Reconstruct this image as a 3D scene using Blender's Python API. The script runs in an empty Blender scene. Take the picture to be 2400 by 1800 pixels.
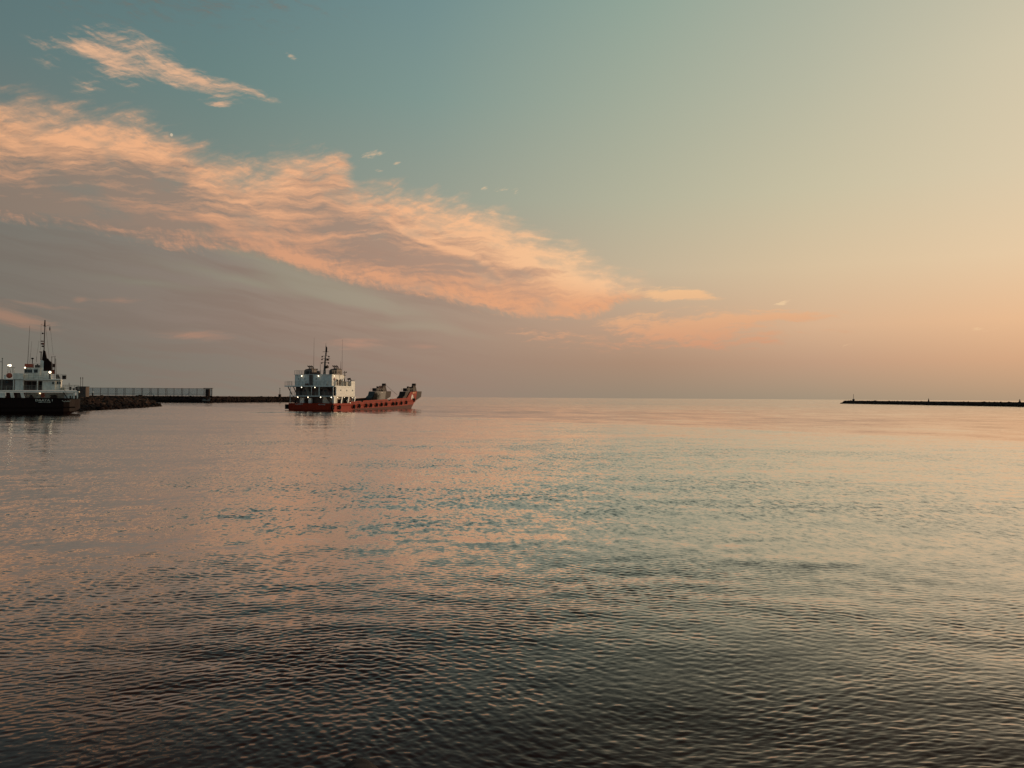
import bpy, bmesh, math, random
import numpy as np
from mathutils import Vector, Matrix, noise
random.seed(7)
rng = np.random.default_rng(11)
S = bpy.context.scene
C = S.collection
R = math.radians

# ------------------------------------------------------------------ camera
CAM_H = 4.2
FPX = 1813.0                       # focal length in pixels of the 2400 px wide photograph
cam = bpy.data.cameras.new('camera')
cam.lens = 36 * FPX / 2400; cam.sensor_width = 36
cam.clip_start = 0.05; cam.clip_end = 60000
camo = bpy.data.objects.new('camera', cam); C.objects.link(camo)
PITCH, ROLL = R(1.0), R(0.36)
camM = Matrix.Translation((0, 0, CAM_H)) @ Matrix.Rotation(R(90) + PITCH, 4, 'X') @ Matrix.Rotation(ROLL, 4, 'Z')
camo.matrix_world = camM
S.camera = camo

# ------------------------------------------------------------------ colour management
vs = S.view_settings
vs.view_transform = 'Standard'; vs.look = 'None'; vs.exposure = 0; vs.gamma = 1; vs.use_curve_mapping = False
S.cycles.use_denoising = True; S.cycles.denoiser = 'OPENIMAGEDENOISE'
S.cycles.max_bounces = 6; S.cycles.transparent_max_bounces = 16
S.cycles.sample_clamp_indirect = 6

def lin(r, g, b):
    f = lambda c: (c/255/12.92) if c/255 <= 0.04045 else ((c/255+0.055)/1.055)**2.4
    return (f(r), f(g), f(b), 1.0)

def azel(px, py):
    """azimuth (deg, right of +Y) and elevation (deg) of a view direction"""
    d = camM.to_3x3() @ Vector(((px-1200)/FPX, (900-py)/FPX, -1)).normalized()
    return math.degrees(math.atan2(d.x, d.y)), math.degrees(math.asin(d.z))

SUN_AZ, SUN_EL = 62.0, 3.0

# ------------------------------------------------------------------ node helper
class NT:
    def __init__(s, tree): s.t = tree; s.n = tree.nodes; s.l = tree.links
    def new(s, typ, **kw):
        n = s.n.new(typ)
        for k, v in kw.items(): setattr(n, k, v)
        return n
    def put(s, sock, v):
        if isinstance(v, bpy.types.NodeSocket): s.l.new(v, sock)
        elif isinstance(v, bpy.types.Node): s.l.new(v.outputs[0], sock)
        else: sock.default_value = v
    def math(s, op, a, b=None, c=None, clamp=False):
        n = s.new('ShaderNodeMath', operation=op, use_clamp=clamp)
        s.put(n.inputs[0], a)
        if b is not None: s.put(n.inputs[1], b)
        if c is not None: s.put(n.inputs[2], c)
        return n.outputs[0]
    def vmath(s, op, a, b=None, scale=None):
        n = s.new('ShaderNodeVectorMath', operation=op)
        s.put(n.inputs[0], a)
        if b is not None: s.put(n.inputs[1], b)
        if scale is not None: s.put(n.inputs['Scale'], scale)
        return n.outputs['Value'] if op in ('LENGTH', 'DOT_PRODUCT') else n.outputs[0]
    def comb(s, x, y, z=0.0):
        n = s.new('ShaderNodeCombineXYZ')
        for i, v in enumerate((x, y, z)): s.put(n.inputs[i], v)
        return n.outputs[0]
    def sep(s, v):
        n = s.new('ShaderNodeSeparateXYZ'); s.put(n.inputs[0], v); return n.outputs
    def mr(s, v, a, b, c=0.0, d=1.0, smooth=False):
        n = s.new('ShaderNodeMapRange', interpolation_type='SMOOTHSTEP' if smooth else 'LINEAR')
        for i, q in enumerate((v, a, b, c, d)): s.put(n.inputs[i], q)
        return n.outputs[0]
    def noise(s, v, scale, detail=4, rough=0.55, dist=0.0, out=0):
        n = s.new('ShaderNodeTexNoise')
        s.put(n.inputs['Vector'], v); n.inputs['Scale'].default_value = scale
        n.inputs['Detail'].default_value = detail; n.inputs['Roughness'].default_value = rough
        n.inputs['Distortion'].default_value = dist
        return n.outputs[out]
    def mapping(s, v, loc=(0,0,0), rot=0.0, scale=(1,1,1), typ='TEXTURE'):
        n = s.new('ShaderNodeMapping', vector_type=typ)
        s.put(n.inputs[0], v); n.inputs[1].default_value = loc
        n.inputs[2].default_value = (0, 0, rot); n.inputs[3].default_value = scale
        return n.outputs[0]
    def mix(s, f, a, b):
        n = s.new('ShaderNodeMix', data_type='RGBA')
        s.put(n.inputs[0], f); s.put(n.inputs[6], a); s.put(n.inputs[7], b)
        return n.outputs[2]
    def ramp(s, v, stops, interp='LINEAR'):
        n = s.new('ShaderNodeValToRGB'); r = n.color_ramp; r.interpolation = interp
        while len(r.elements) > 1: r.elements.remove(r.elements[0])
        stops = sorted(stops, key=lambda q: q[0])
        r.elements[0].position = stops[0][0]; r.elements[0].color = stops[0][1]
        for p, c in stops[1:]:
            e = r.elements.new(p); e.color = c
        s.put(n.inputs[0], v)
        return n.outputs[0]
    def curve(s, v, pts):
        """pts in 0..1 -> 0..1"""
        n = s.new('ShaderNodeFloatCurve'); c = n.mapping.curves[0]
        pts = sorted(pts)
        n.mapping.use_clip = True
        c.points[0].location = pts[0]; c.points[1].location = pts[-1]
        for p in pts[1:-1]: c.points.new(*p)
        for p in c.points: p.handle_type = 'AUTO_CLAMPED'
        n.mapping.update()
        s.put(n.inputs['Value'], v)
        return n.outputs[0]

# ------------------------------------------------------------------ world: dusk sky
W = bpy.data.worlds.new('World'); S.world = W; W.use_nodes = True
t = NT(W.node_tree)
for n in list(t.n): t.n.remove(n)
out = t.new('ShaderNodeOutputWorld'); bg = t.new('ShaderNodeBackground')
t.l.new(bg.outputs[0], out.inputs[0])
tc = t.new('ShaderNodeTexCoord')
dx, dy, dz = t.sep(tc.outputs['Generated'])
AZ = t.math('MULTIPLY', t.math('ARCTAN2', dx, dy), 180/math.pi)
EL = t.math('MULTIPLY', t.math('ARCSINE', dz), 180/math.pi)
EL = t.math('ABSOLUTE', EL)
A01 = t.math('MULTIPLY_ADD', AZ, 1/360, 0.5)
def a01(px, py): return azel(px, py)[0]/360 + 0.5
# clear-sky colour: rows of fixed elevation, each a ramp over the compass
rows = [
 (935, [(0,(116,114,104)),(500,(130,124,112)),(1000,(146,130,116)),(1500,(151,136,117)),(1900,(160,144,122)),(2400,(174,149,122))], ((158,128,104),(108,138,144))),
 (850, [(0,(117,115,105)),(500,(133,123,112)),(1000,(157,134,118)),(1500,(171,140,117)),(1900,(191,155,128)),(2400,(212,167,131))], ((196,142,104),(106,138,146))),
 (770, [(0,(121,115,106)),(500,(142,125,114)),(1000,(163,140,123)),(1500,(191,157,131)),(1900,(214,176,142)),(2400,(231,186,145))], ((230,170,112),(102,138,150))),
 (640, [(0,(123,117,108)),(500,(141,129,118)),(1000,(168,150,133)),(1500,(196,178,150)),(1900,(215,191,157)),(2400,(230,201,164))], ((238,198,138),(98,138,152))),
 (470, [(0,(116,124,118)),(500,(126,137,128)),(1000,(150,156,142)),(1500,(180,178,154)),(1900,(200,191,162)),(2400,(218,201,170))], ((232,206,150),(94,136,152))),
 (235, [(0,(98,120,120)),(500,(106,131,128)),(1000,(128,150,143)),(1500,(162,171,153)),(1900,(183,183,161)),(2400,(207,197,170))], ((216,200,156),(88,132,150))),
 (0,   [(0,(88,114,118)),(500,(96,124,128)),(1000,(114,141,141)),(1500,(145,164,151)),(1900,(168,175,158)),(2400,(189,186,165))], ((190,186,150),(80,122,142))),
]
cols, els = [], []
for py, st, (sunc, backc) in rows:
    stops = [(a01(px, py), lin(*c)) for px, c in st]
    stops.append((0.5+SUN_AZ/360+0.02, lin(*sunc)))
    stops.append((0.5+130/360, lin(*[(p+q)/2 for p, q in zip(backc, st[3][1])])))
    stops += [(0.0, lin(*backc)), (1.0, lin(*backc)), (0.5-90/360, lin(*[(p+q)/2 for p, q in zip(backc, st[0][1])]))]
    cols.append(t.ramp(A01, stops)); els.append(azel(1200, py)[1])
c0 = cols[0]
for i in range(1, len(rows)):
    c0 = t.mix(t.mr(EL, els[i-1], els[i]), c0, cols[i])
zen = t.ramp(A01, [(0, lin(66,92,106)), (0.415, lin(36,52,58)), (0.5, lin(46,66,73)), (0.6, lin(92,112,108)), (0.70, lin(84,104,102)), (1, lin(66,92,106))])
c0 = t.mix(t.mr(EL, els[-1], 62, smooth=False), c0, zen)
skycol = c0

P = t.comb(AZ, EL, 0.0)                                         # degrees
wv = t.vmath('SUBTRACT', t.noise(P, 0.10, 3, 0.5, out=1), (0.5, 0.5, 0.5))
PW = t.vmath('ADD', P, t.vmath('MULTIPLY', wv, (5.0, 2.4, 0)))  # broad warp
wv2 = t.vmath('SUBTRACT', t.noise(P, 0.55, 4, 0.6, out=1), (0.5, 0.5, 0.5))
PW2 = t.vmath('ADD', PW, t.vmath('MULTIPLY', wv2, (1.6, 0.8, 0)))
def streak(vec, deg, sx, sy, scale=1.0, detail=5, rough=0.6, off=0.0):
    m = t.mapping(vec, (off, off*1.7, 0), R(deg), (sx, sy, 1))
    return t.noise(m, scale, detail, rough)
def blob(vec, px, py, rx, ry, ang, amp, acc, kind='SPHERICAL'):
    a, e = azel(px, py)
    k = 57.3/FPX
    m = t.mapping(vec, (a, e, 0), R(ang), (rx*k, ry*k, 1))
    g = t.new('ShaderNodeTexGradient', gradient_type=kind); t.put(g.inputs[0], m)
    return t.math('MULTIPLY_ADD', g.outputs[1], amp, acc)

# grey veil under the big band: faint long streaks
vs1 = streak(PW, -9, 9, 0.8, 1.0, 4, 0.55, 3.0)
veil_zone = t.math('MULTIPLY', t.mr(EL, 14.5, 9, 0, 1, True), t.mr(AZ, 6, -14, 0, 1, True))
veilc = t.mix(t.mr(AZ, -32, -2), lin(120,111,102), lin(158,129,113))
skycol = t.mix(t.math('MULTIPLY', veil_zone, t.mr(vs1, 0.38, 0.66, 0.1, 0.72, True)), skycol, veilc)
tealc = t.mix(t.mr(AZ, -30, -5), lin(134,136,120), lin(170,159,137))
tb = 0.0
for b in [(700,640,330,24,-16,1.0),(560,655,230,16,-8,0.8),(320,655,240,14,-4,0.5),(1010,770,180,12,-8,.7),(860,705,150,12,-14,.6)]:
    tb = blob(PW, b[0], b[1], b[2]*1.4, b[3]*1.6, b[4], b[5], tb)
skycol = t.mix(t.mr(t.math('MULTIPLY', tb, vs1), 0.06, 0.45, 0, 0.6, True), skycol, tealc)

# shared streak noises
n_up1 = streak(PW2, 22, 4.6, 0.62, 1.0, 5, 0.58)          # wisps sweeping up to the right
n_up2 = streak(PW2, -4, 5.0, 0.5, 1.0, 5, 0.58, 4.0)        # flatter towards the tip
n_um = t.new('ShaderNodeMix'); t.put(n_um.inputs[0], t.mr(AZ, -9, 5, 0, 1, True)); t.put(n_um.inputs[2], n_up1); t.put(n_um.inputs[3], n_up2)
n_up = n_um.outputs[0]
n_al = streak(PW2, -9, 5.5, 0.7, 1.0, 6, 0.62, 5.0)      # fibres along the band
n_hz = streak(PW2, 3, 5.0, 0.42, 1.0, 5, 0.58, 9.0)
n_mo = streak(PW2, -40, 0.7, 0.38, 1.0, 5, 0.6, 2.0)      # mottling of the lower rim
n_big = t.noise(t.mapping(P, (4, 9, 0), R(-8), (4.2, 1.9, 1)), 1.0, 4, 0.55)

n_f1 = streak(PW2, 14, 2.2, 0.30, 1.0, 5, 0.62, 6.0)      # fine hair
n_f2 = streak(PW2, -12, 2.6, 0.34, 1.0, 5, 0.62, 8.0)
n_lump = t.noise(t.mapping(PW, (7, 1, 0), R(-5), (1.5, 0.62, 1)), 1.0, 6, 0.62)
def cen(n, k): return t.math('MULTIPLY', t.math('SUBTRACT', n, 0.5), k)
# --- main band between two edge curves
def edge(pts):
    q = []
    for px, py in pts:
        a, e = azel(px, py); q.append(((a+60)/100, e/40))
    return q
top_pts = [(-600,120),(-250,180),(0,212),(100,238),(180,256),(300,275),(430,325),(520,380),(590,392),(650,372),(720,350),(800,372),(850,440),(950,452),(1080,478),(1180,505),(1270,552),(1367,592),(1450,640),(1530,664),(1640,694)]
bot_pts = [(-600,500),(-250,510),(0,524),(150,532),(260,556),(400,585),(600,606),(708,640),(817,665),(925,684),(1034,704),(1142,733),(1251,750),(1396,746),(1450,718),(1530,706),(1640,698)]
AC = t.mr(AZ, -60, 40)
topE = t.math('MULTIPLY', t.curve(AC, edge(top_pts)), 40)
botE = t.math('MULTIPLY', t.curve(AC, edge(bot_pts)), 40)
xw, ew, _ = t.sep(PW2)
Ew = t.math('ADD', EL, t.math('MULTIPLY', t.math('SUBTRACT', ew, EL), 0.55))
upn = t.math('SUBTRACT', n_up, 0.5)
dtop = t.math('SUBTRACT', topE, Ew)
edge_n = t.math('SUBTRACT', t.noise(t.mapping(P, (2, 5, 0), R(20), (2.6, 1.2, 1)), 1.0, 5, 0.6), 0.5)
dtop = t.math('ADD', t.math('ADD', dtop, 0.45), t.math('ADD', t.math('MULTIPLY', upn, 3.0), t.math('MULTIPLY', edge_n, 3.0)))
dbot = t.math('SUBTRACT', EL, botE)
mot = t.math('SUBTRACT', n_mo, 0.5)
dbot = t.math('ADD', t.math('ADD', dbot, t.math('MULTIPLY', mot, 1.0)), t.math('MULTIPLY', t.math('SUBTRACT', n_al, 0.5), 1.6))
a_top = t.mr(dtop, -0.4, t.mr(n_lump, 0.36, 0.62, 1.7, 3.8), 0, 1, True)
a_bot = t.mr(dbot, -0.12, 0.75, 0, 1, True)
mask = t.math('MULTIPLY', a_top, a_bot)
mask = t.math('MULTIPLY', mask, t.mr(AZ, 11.5, 8.0, 0, 1, True))
# internal thin places
thin = t.mr(n_big, 0.30, 0.5, 0.55, 1.0, True)
mask = t.math('MULTIPLY', mask, thin)
tt = t.math('DIVIDE', t.math('SUBTRACT', topE, Ew), t.math('MAXIMUM', t.math('SUBTRACT', topE, botE), 0.4))
br = t.curve(t.math('MULTIPLY_ADD', tt, 0.8, 0.1, clamp=True), [(0,.62),(.12,.72),(.3,.6),(.42,.36),(.55,.24),(.68,.26),(.8,.44),(.88,.66),(1,.8)])
# authored light and dark masses of the band (sunlit folds and shaded hollows)
acc = 0.0
for b in [(200,330,330,70,12,.75),(60,235,180,50,0,.35),(330,340,180,60,-15,.4),(40,340,110,45,10,-.5),(660,390,220,45,22,.7),(590,470,170,60,10,.45),
          (720,510,160,36,12,.5),(960,475,260,50,-15,.45),(1250,600,400,100,-22,.9),(1400,670,220,80,-20,.7),(1000,520,220,50,-15,.35),
          (1250,715,380,50,-10,.75),(860,560,250,50,-20,-.38),(330,425,330,50,-6,-.38),(480,500,260,30,-8,-.15),(930,620,240,36,-14,-.3),(1290,645,110,18,0,-.8),(1180,640,130,16,-4,-.5),
          (130,455,330,24,-8,.3),(470,515,240,20,-4,.5),(60,475,280,70,-6,-.75),(330,540,300,50,-10,-.6),(650,560,300,16,3,.55),(700,600,200,22,-20,.5),(780,645,260,26,-20,.7),(1020,578,220,12,-22,.9),(180,515,300,26,-8,.35),(1120,480,120,30,-10,.4),(1000,690,200,24,-14,.6),
          (300,560,260,20,-10,-.3),(620,610,160,16,-14,-.25)]:
    acc = blob(PW, *b, acc)
br = t.math('ADD', br, acc)
n_in = t.math('ADD', cen(n_al, 1.5), cen(n_hz, 2.2))
n_in = t.math('ADD', n_in, t.math('ADD', cen(n_f1, 0.45), cen(n_f2, 0.5)))
n_in = t.math('ADD', n_in, cen(n_lump, 0.8))
br = t.math('ADD', br, n_in)
upz = t.mr(tt, 0.55, 0.2, 0, 1, True)
br = t.math('ADD', br, t.math('MULTIPLY', t.math('MULTIPLY', upn, upz), 1.2))
br = t.math('ADD', br, t.math('MULTIPLY', t.math('MULTIPLY', mot, t.mr(tt, 0.68, 0.9, 0, 1, True)), 1.8))
br = t.mr(br, -0.02, 1.12, 0, 1, False)
shade = t.ramp(t.mr(AZ, -34, 14), [(0, lin(142,123,109)), (.45, lin(166,136,118)), (1, lin(204,156,128))])
lit_hi = t.ramp(t.mr(AZ, -34, 14), [(0, lin(236,176,132)), (.5, lin(240,180,137)), (.8, lin(246,196,150)), (1, lin(240,190,148))])
lit_lo = t.ramp(t.mr(AZ, -34, 14), [(0, lin(190,144,117)), (.4, lin(216,158,122)), (1, lin(232,168,124))])
lit = t.mix(t.mr(tt, 0.35, 0.85, 0, 1, True), lit_hi, lit_lo)
bandc = t.mix(br, shade, lit)
fadea = t.mr(br, 0.0, 0.5, 0.80, 0.97)
skycol = t.mix(t.math('MULTIPLY', mask, fadea), skycol, bandc)

# --- loose clouds authored as soft masses broken up by the streak noises
def group(blobs, vec, nz, thr, soft, amp):
    acc = 0.0
    for b in blobs: acc = blob(vec, *b, acc)
    v = t.math('ADD', acc, t.math('MULTIPLY', t.math('SUBTRACT', nz, 0.5), amp))
    gate = t.mr(acc, 0.02, 0.3, 0, 1, True)
    return t.math('MULTIPLY', t.mr(v, thr, thr+soft, 0, 1, True), gate)
nA = t.math('ADD', t.math('MULTIPLY', n_f2, 0.4), t.math('ADD', t.math('MULTIPLY', n_f1, 0.3), t.math('MULTIPLY', n_lump, 0.3)))
upper = [(300,105,130,44,-6,.85),(270,150,100,34,-30,.6),(350,165,170,24,-4,.75),(430,160,120,22,-12,.5),(560,208,100,18,-10,.7),(180,105,90,18,5,.55),(490,215,100,24,-12,.5),
         (100,84,60,20,10,.3),(215,195,40,60,-62,.35),(520,243,34,8,5,.8),(465,185,100,20,-15,.4),(120,140,30,50,-80,.25)]
mA = group(upper, t.vmath('ADD', P, t.vmath('SCALE', t.vmath('SUBTRACT', PW2, P), scale=0.4)), nA, 0.10, 1.25, 4.0)
colA = t.mix(t.mr(nA, 0.35, 0.62), lin(192,158,134), lin(238,186,146))
skycol = t.mix(t.math('MULTIPLY', mA, 0.88), skycol, colA)

small = [(880,360,30,13,15,.7),(868,366,40,8,22,.6),(888,400,14,6,0,1.0),(928,382,12,4,15,.8),(1136,441,10,8,0,1.0),(1172,445,18,8,0,1.0),(1205,449,16,7,5,1.0),
         (1835,707,26,5,18,1.2),(1826,713,22,4,0,.8),(680,133,20,8,-10,.8),(700,86,24,7,5,.5),(1020,338,6,4,0,.4),(1340,580,14,3,-5,.5),(2300,773,50,6,0,.45),(1990,808,30,7,-8,.4)]
n_sm = streak(P, 16, 0.9, 0.22, 1.0, 5, 0.65, 2.0)
mS = group(small, t.vmath('ADD', P, t.vmath('MULTIPLY', wv2, (1.0, .5, 0))), n_sm, 0.2, 1.2, 4.4)
skycol = t.mix(t.math('MULTIPLY', mS, 0.5), skycol, t.mix(t.mr(AZ, -12, 16), lin(234,192,152), lin(250,214,166)))

low = [(1640,770,230,60,-6,.55),(1700,755,190,36,5,.6),(1790,745,170,18,5,.6),(1890,742,110,16,4,.8),(1930,775,70,7,0,.6),(1600,700,120,12,-4,.5),(1480,765,120,24,-6,.6),(1350,800,220,30,-4,.5),
       (1480,745,120,14,4,.7),(1560,780,160,40,0,.6),(1570,690,130,22,-2,1.0),(1610,690,60,14,0,.6),(1750,800,200,30,0,.5),(1250,775,180,16,-4,.35)]
nLw = t.math('ADD', t.math('MULTIPLY', streak(PW2, 2, 2.4, 0.34, 1.0, 5, 0.62, 1.0), 0.6), t.math('MULTIPLY', n_lump, 0.4))
mL = group(low, t.vmath('ADD', P, t.vmath('SCALE', t.vmath('SUBTRACT', PW2, P), scale=0.5)), nLw, 0.16, 0.95, 4.0)
skycol = t.mix(t.math('MULTIPLY', mL, 0.95), skycol, t.mix(t.mr(EL, 3.5, 8), lin(208,150,118), lin(240,192,144)))
pink = [(455,786,130,18,0,.9),(835,806,100,18,2,.9),(20,742,120,28,-14,1.1),(290,705,70,11,2,.8),(192,704,24,10,0,.6),(110,714,110,18,-3,.45),(1000,812,80,12,-3,.4),(560,600,60,8,-5,.3)]
mP = group(pink, P, n_hz, 0.12, 0.9, 1.6)
skycol = t.mix(t.math('MULTIPLY', mP, 0.75), skycol, t.mix(t.mr(AZ, -32, -5), lin(166,129,108), lin(188,143,121)))
over = [(-100,-450,1000,300,-8,1.1),(500,-560,700,260,-10,.8),(-900,-200,600,240,-10,.9),(1200,-800,700,260,-14,.5)]
mO = group(over, PW, nA, 0.22, 1.0, 2.6)
skycol = t.mix(t.math('MULTIPLY', mO, 0.8), skycol, t.mix(t.mr(nA, 0.38, 0.62), lin(86,70,62), lin(136,102,80)))
# evening planet low over the band
mPl = blob(P, 402, 316, 3.2, 3.6, 0, 1.6, 0.0)
skycol = t.mix(t.math('MINIMUM', mPl, 0.45), skycol, lin(255, 226, 190))

nish = t.new('ShaderNodeTexSky', sky_type='NISHITA', sun_disc=False)
nish.sun_elevation = R(SUN_EL); nish.sun_rotation = R(SUN_AZ); nish.altitude = 0; nish.dust_density = 1.5
addn = t.new('ShaderNodeMix', data_type='RGBA', blend_type='ADD'); addn.inputs[0].default_value = 0.0012
t.put(addn.inputs[6], skycol); t.put(addn.inputs[7], nish.outputs[0])
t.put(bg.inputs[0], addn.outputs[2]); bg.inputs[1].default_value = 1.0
W.cycles.sampling_method = 'MANUAL'; W.cycles.sample_map_resolution = 512

# ------------------------------------------------------------------ sun (just above the horizon, right of the frame)
sl = bpy.data.lights.new('sun', 'SUN'); sl.energy = 2.3; sl.angle = R(8); sl.color = (1.0, 0.70, 0.45)
so = bpy.data.objects.new('sun', sl); C.objects.link(so)
sd = Vector((math.sin(R(SUN_AZ))*math.cos(R(SUN_EL)), math.cos(R(SUN_AZ))*math.cos(R(SUN_EL)), math.sin(R(SUN_EL))))
so.rotation_euler = sd.to_track_quat('Z', 'Y').to_euler()
so.location = sd*300

# ------------------------------------------------------------------ materials
def mat(name, col, rough=0.6, metal=0.0, var=0.25, scale=1.5, emit=None, alpha=None, streaks=0.0, dirt=(0.12,0.05,0.03), spec=.35):
    m = bpy.data.materials.new(name); m.use_nodes = True
    q = NT(m.node_tree); b = q.n['Principled BSDF']
    g = q.new('ShaderNodeTexCoord').outputs['Object']
    c = (*col, 1) if len(col) == 3 else col
    nz = q.noise(g, scale, 5, 0.6)
    dark = tuple(x*(1-var) for x in c[:3]) + (1,)
    cc = q.mix(q.mr(nz, 0.35, 0.65), dark, c)
    if streaks:
        s2 = q.noise(q.mapping(g, scale=(0.35, 0.35, 2.5)), 1.0, 4, 0.65)
        cc = q.mix(q.math('MULTIPLY', q.mr(s2, 0.52, 0.72), streaks), cc, (*dirt, 1))
    q.put(b.inputs['Base Color'], cc)
    b.inputs['Roughness'].default_value = rough; b.inputs['Metallic'].default_value = metal
    b.inputs['Specular IOR Level'].default_value = spec
    if emit:
        b.inputs['Emission Color'].default_value = (*emit[0], 1); b.inputs['Emission Strength'].default_value = emit[1]
    if alpha is not None: b.inputs['Alpha'].default_value = alpha
    return m
M = {}
M['white'] = mat('white_paint', (0.72,0.70,0.64), .5, streaks=.35, dirt=(.25,.14,.08))
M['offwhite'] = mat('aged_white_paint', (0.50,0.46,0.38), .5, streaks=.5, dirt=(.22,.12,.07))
M['teal'] = mat('pale_blue_green_paint', (0.34,0.46,0.45), .5, streaks=.25, dirt=(.2,.16,.12))
M['red'] = mat('red_hull_paint', (0.29,0.024,0.006), .6, streaks=.4, dirt=(.12,.012,.006), spec=.12)
M['orange'] = mat('orange_red_hull_paint', (0.50,0.075,0.022), .5, streaks=.5, dirt=(.12,.03,.02))
M['boot'] = mat('dark_red_antifouling', (0.085,0.016,0.010), .6, spec=.12)
M['black'] = mat('black_hull_paint', (0.010,0.0035,0.003), .6, streaks=.4, dirt=(.028,.010,.006), spec=.1)
M['rubber'] = mat('black_rubber', (0.008,0.005,0.005), .8, spec=.1)
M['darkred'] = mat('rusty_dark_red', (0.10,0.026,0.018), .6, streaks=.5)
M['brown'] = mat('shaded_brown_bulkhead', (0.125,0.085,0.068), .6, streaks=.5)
M['grey'] = mat('grey_steel', (0.052,0.049,0.047), .5, streaks=.4, dirt=(.08,.05,.035))
M['dgrey'] = mat('dark_steel', (0.030,0.017,0.014), .6, streaks=.3, spec=.15)
M['deck'] = mat('deck_plate', (0.07,0.055,0.045), .7)
M['rail'] = mat('painted_rail', (0.32,0.29,0.25), .5)
M['glass'] = mat('window_glass', (0.02,0.02,0.022), .08)
M['rock'] = mat('rock', (0.045,0.026,0.020), .9, spec=.1, var=.45, scale=.9)
M['rock2'] = mat('pale_rock', (0.09,0.058,0.045), .9, spec=.1, var=.4, scale=.8)
M['rockd'] = mat('wet_dark_rock', (0.020,0.009,0.007), .75, spec=.1, var=.4, scale=.9)
M['conc'] = mat('weathered_concrete', (0.13,0.10,0.085), .85, var=.3)
M['lamp'] = mat('lamp_glow', (0.9,0.85,0.7), .5, emit=((1.0,0.82,0.56), 4.0))
M['lampdim'] = mat('lamp_glow_small', (0.9,0.85,0.7), .5, emit=((1.0,0.80,0.50), 2.5))
M['ring'] = mat('lifebuoy_orange', (0.42,0.08,0.04), .5)
M['mesh'] = mat('fence_mesh', (0.45,0.50,0.50), .6, alpha=.42)
M['text'] = mat('white_lettering', (0.60,0.57,0.50), .5)

# ------------------------------------------------------------------ mesh builder
class MB:
    def __init__(s): s.bm = bmesh.new()
    def box(s, x0, x1, y0, y1, z0, z1):
        v = [s.bm.verts.new((x, y, z)) for z in (z0, z1) for y in (y0, y1) for x in (x0, x1)]
        for f in ((0,2,3,1),(4,5,7,6),(0,1,5,4),(2,6,7,3),(0,4,6,2),(1,3,7,5)): s.bm.faces.new([v[i] for i in f])
        return s
    def prism(s, poly, d0, d1, axis='y'):
        """poly: list of (a, z); extruded along axis from d0 to d1"""
        mk = (lambda a, z, d: (a, d, z)) if axis == 'y' else ((lambda a, z, d: (d, a, z)) if axis == 'x' else (lambda a, z, d: (a, z, d)))
        A = [s.bm.verts.new(mk(a, z, d0)) for a, z in poly]; B = [s.bm.verts.new(mk(a, z, d1)) for a, z in poly]
        n = len(poly)
        s.bm.faces.new(A); s.bm.faces.new(B[::-1])
        for i in range(n): s.bm.faces.new([A[i], B[i], B[(i+1) % n], A[(i+1) % n]])
        return s
    def tube(s, p, q, r, r2=None, seg=6):
        p, q = Vector(p), Vector(q); r2 = r if r2 is None else r2
        d = (q-p).normalized(); u = d.orthogonal().normalized(); w = d.cross(u)
        A, B = [], []
        for i in range(seg):
            a = 2*math.pi*i/seg; o = u*math.cos(a)+w*math.sin(a)
            A.append(s.bm.verts.new(p+o*r)); B.append(s.bm.verts.new(q+o*r2))
        s.bm.faces.new(A); s.bm.faces.new(B[::-1])
        for i in range(seg): s.bm.faces.new([A[i], B[i], B[(i+1) % seg], A[(i+1) % seg]])
        return s
    def path(s, pts, r, seg=6):
        for a, b in zip(pts, pts[1:]): s.tube(a, b, r, seg=seg)
        return s
    def ball(s, c, r, seg=10, sz=(1,1,1)):
        m = Matrix.Translation(c) @ Matrix.Diagonal((sz[0], sz[1], sz[2], 1))
        bmesh.ops.create_uvsphere(s.bm, u_segments=seg, v_segments=max(5, seg//2+1), radius=r, matrix=m)
        return s
    def torus(s, c, R_, r, nrm=(0,1,0), seg=16, sub=7):
        c, n = Vector(c), Vector(nrm).normalized(); u = n.orthogonal().normalized(); w = n.cross(u)
        rings = []
        for i in range(seg):
            a = 2*math.pi*i/seg; o = u*math.cos(a)+w*math.sin(a); ring = []
            for j in range(sub):
                b = 2*math.pi*j/sub
                ring.append(s.bm.verts.new(c + o*(R_+r*math.cos(b)) + n*(r*math.sin(b))))
            rings.append(ring)
        for i in range(seg):
            for j in range(sub):
                s.bm.faces.new([rings[i][j], rings[(i+1) % seg][j], rings[(i+1) % seg][(j+1) % sub], rings[i][(j+1) % sub]])
        return s
    def loft(s, sections, cap=True):
        L = [[s.bm.verts.new(p) for p in sec] for sec in sections]
        n = len(L[0])
        for a, b in zip(L, L[1:]):
            for i in range(n): s.bm.faces.new([a[i], a[(i+1) % n], b[(i+1) % n], b[i]])
        if cap: s.bm.faces.new(L[0][::-1]); s.bm.faces.new(L[-1])
        return s
    def rail(s, pts, h=1.0, bars=3, r=0.035, step=1.5):
        for a, b in zip(pts, pts[1:]):
            a, b = Vector(a), Vector(b); n = max(1, round((b-a).length/step))
            for k in range(bars):
                o = Vector((0,0,h*(k+1)/bars)); s.tube(a+o, b+o, r, seg=4)
            for k in range(n+1):
                p = a.lerp(b, k/n); s.tube(p, p+Vector((0,0,h)), r, seg=4)
        return s
    def build(s, name, m, parent=None, smooth=False, kind=None):
        bmesh.ops.recalc_face_normals(s.bm, faces=s.bm.faces)
        me = bpy.data.meshes.new(name); s.bm.to_mesh(me); s.bm.free()
        me.materials.append(M[m] if isinstance(m, str) else m)
        if smooth: me.polygons.foreach_set('use_smooth', [True]*len(me.polygons))
        o = bpy.data.objects.new(name, me); C.objects.link(o)
        if parent: o.parent = parent
        if kind: o['kind'] = kind
        return o
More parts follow.
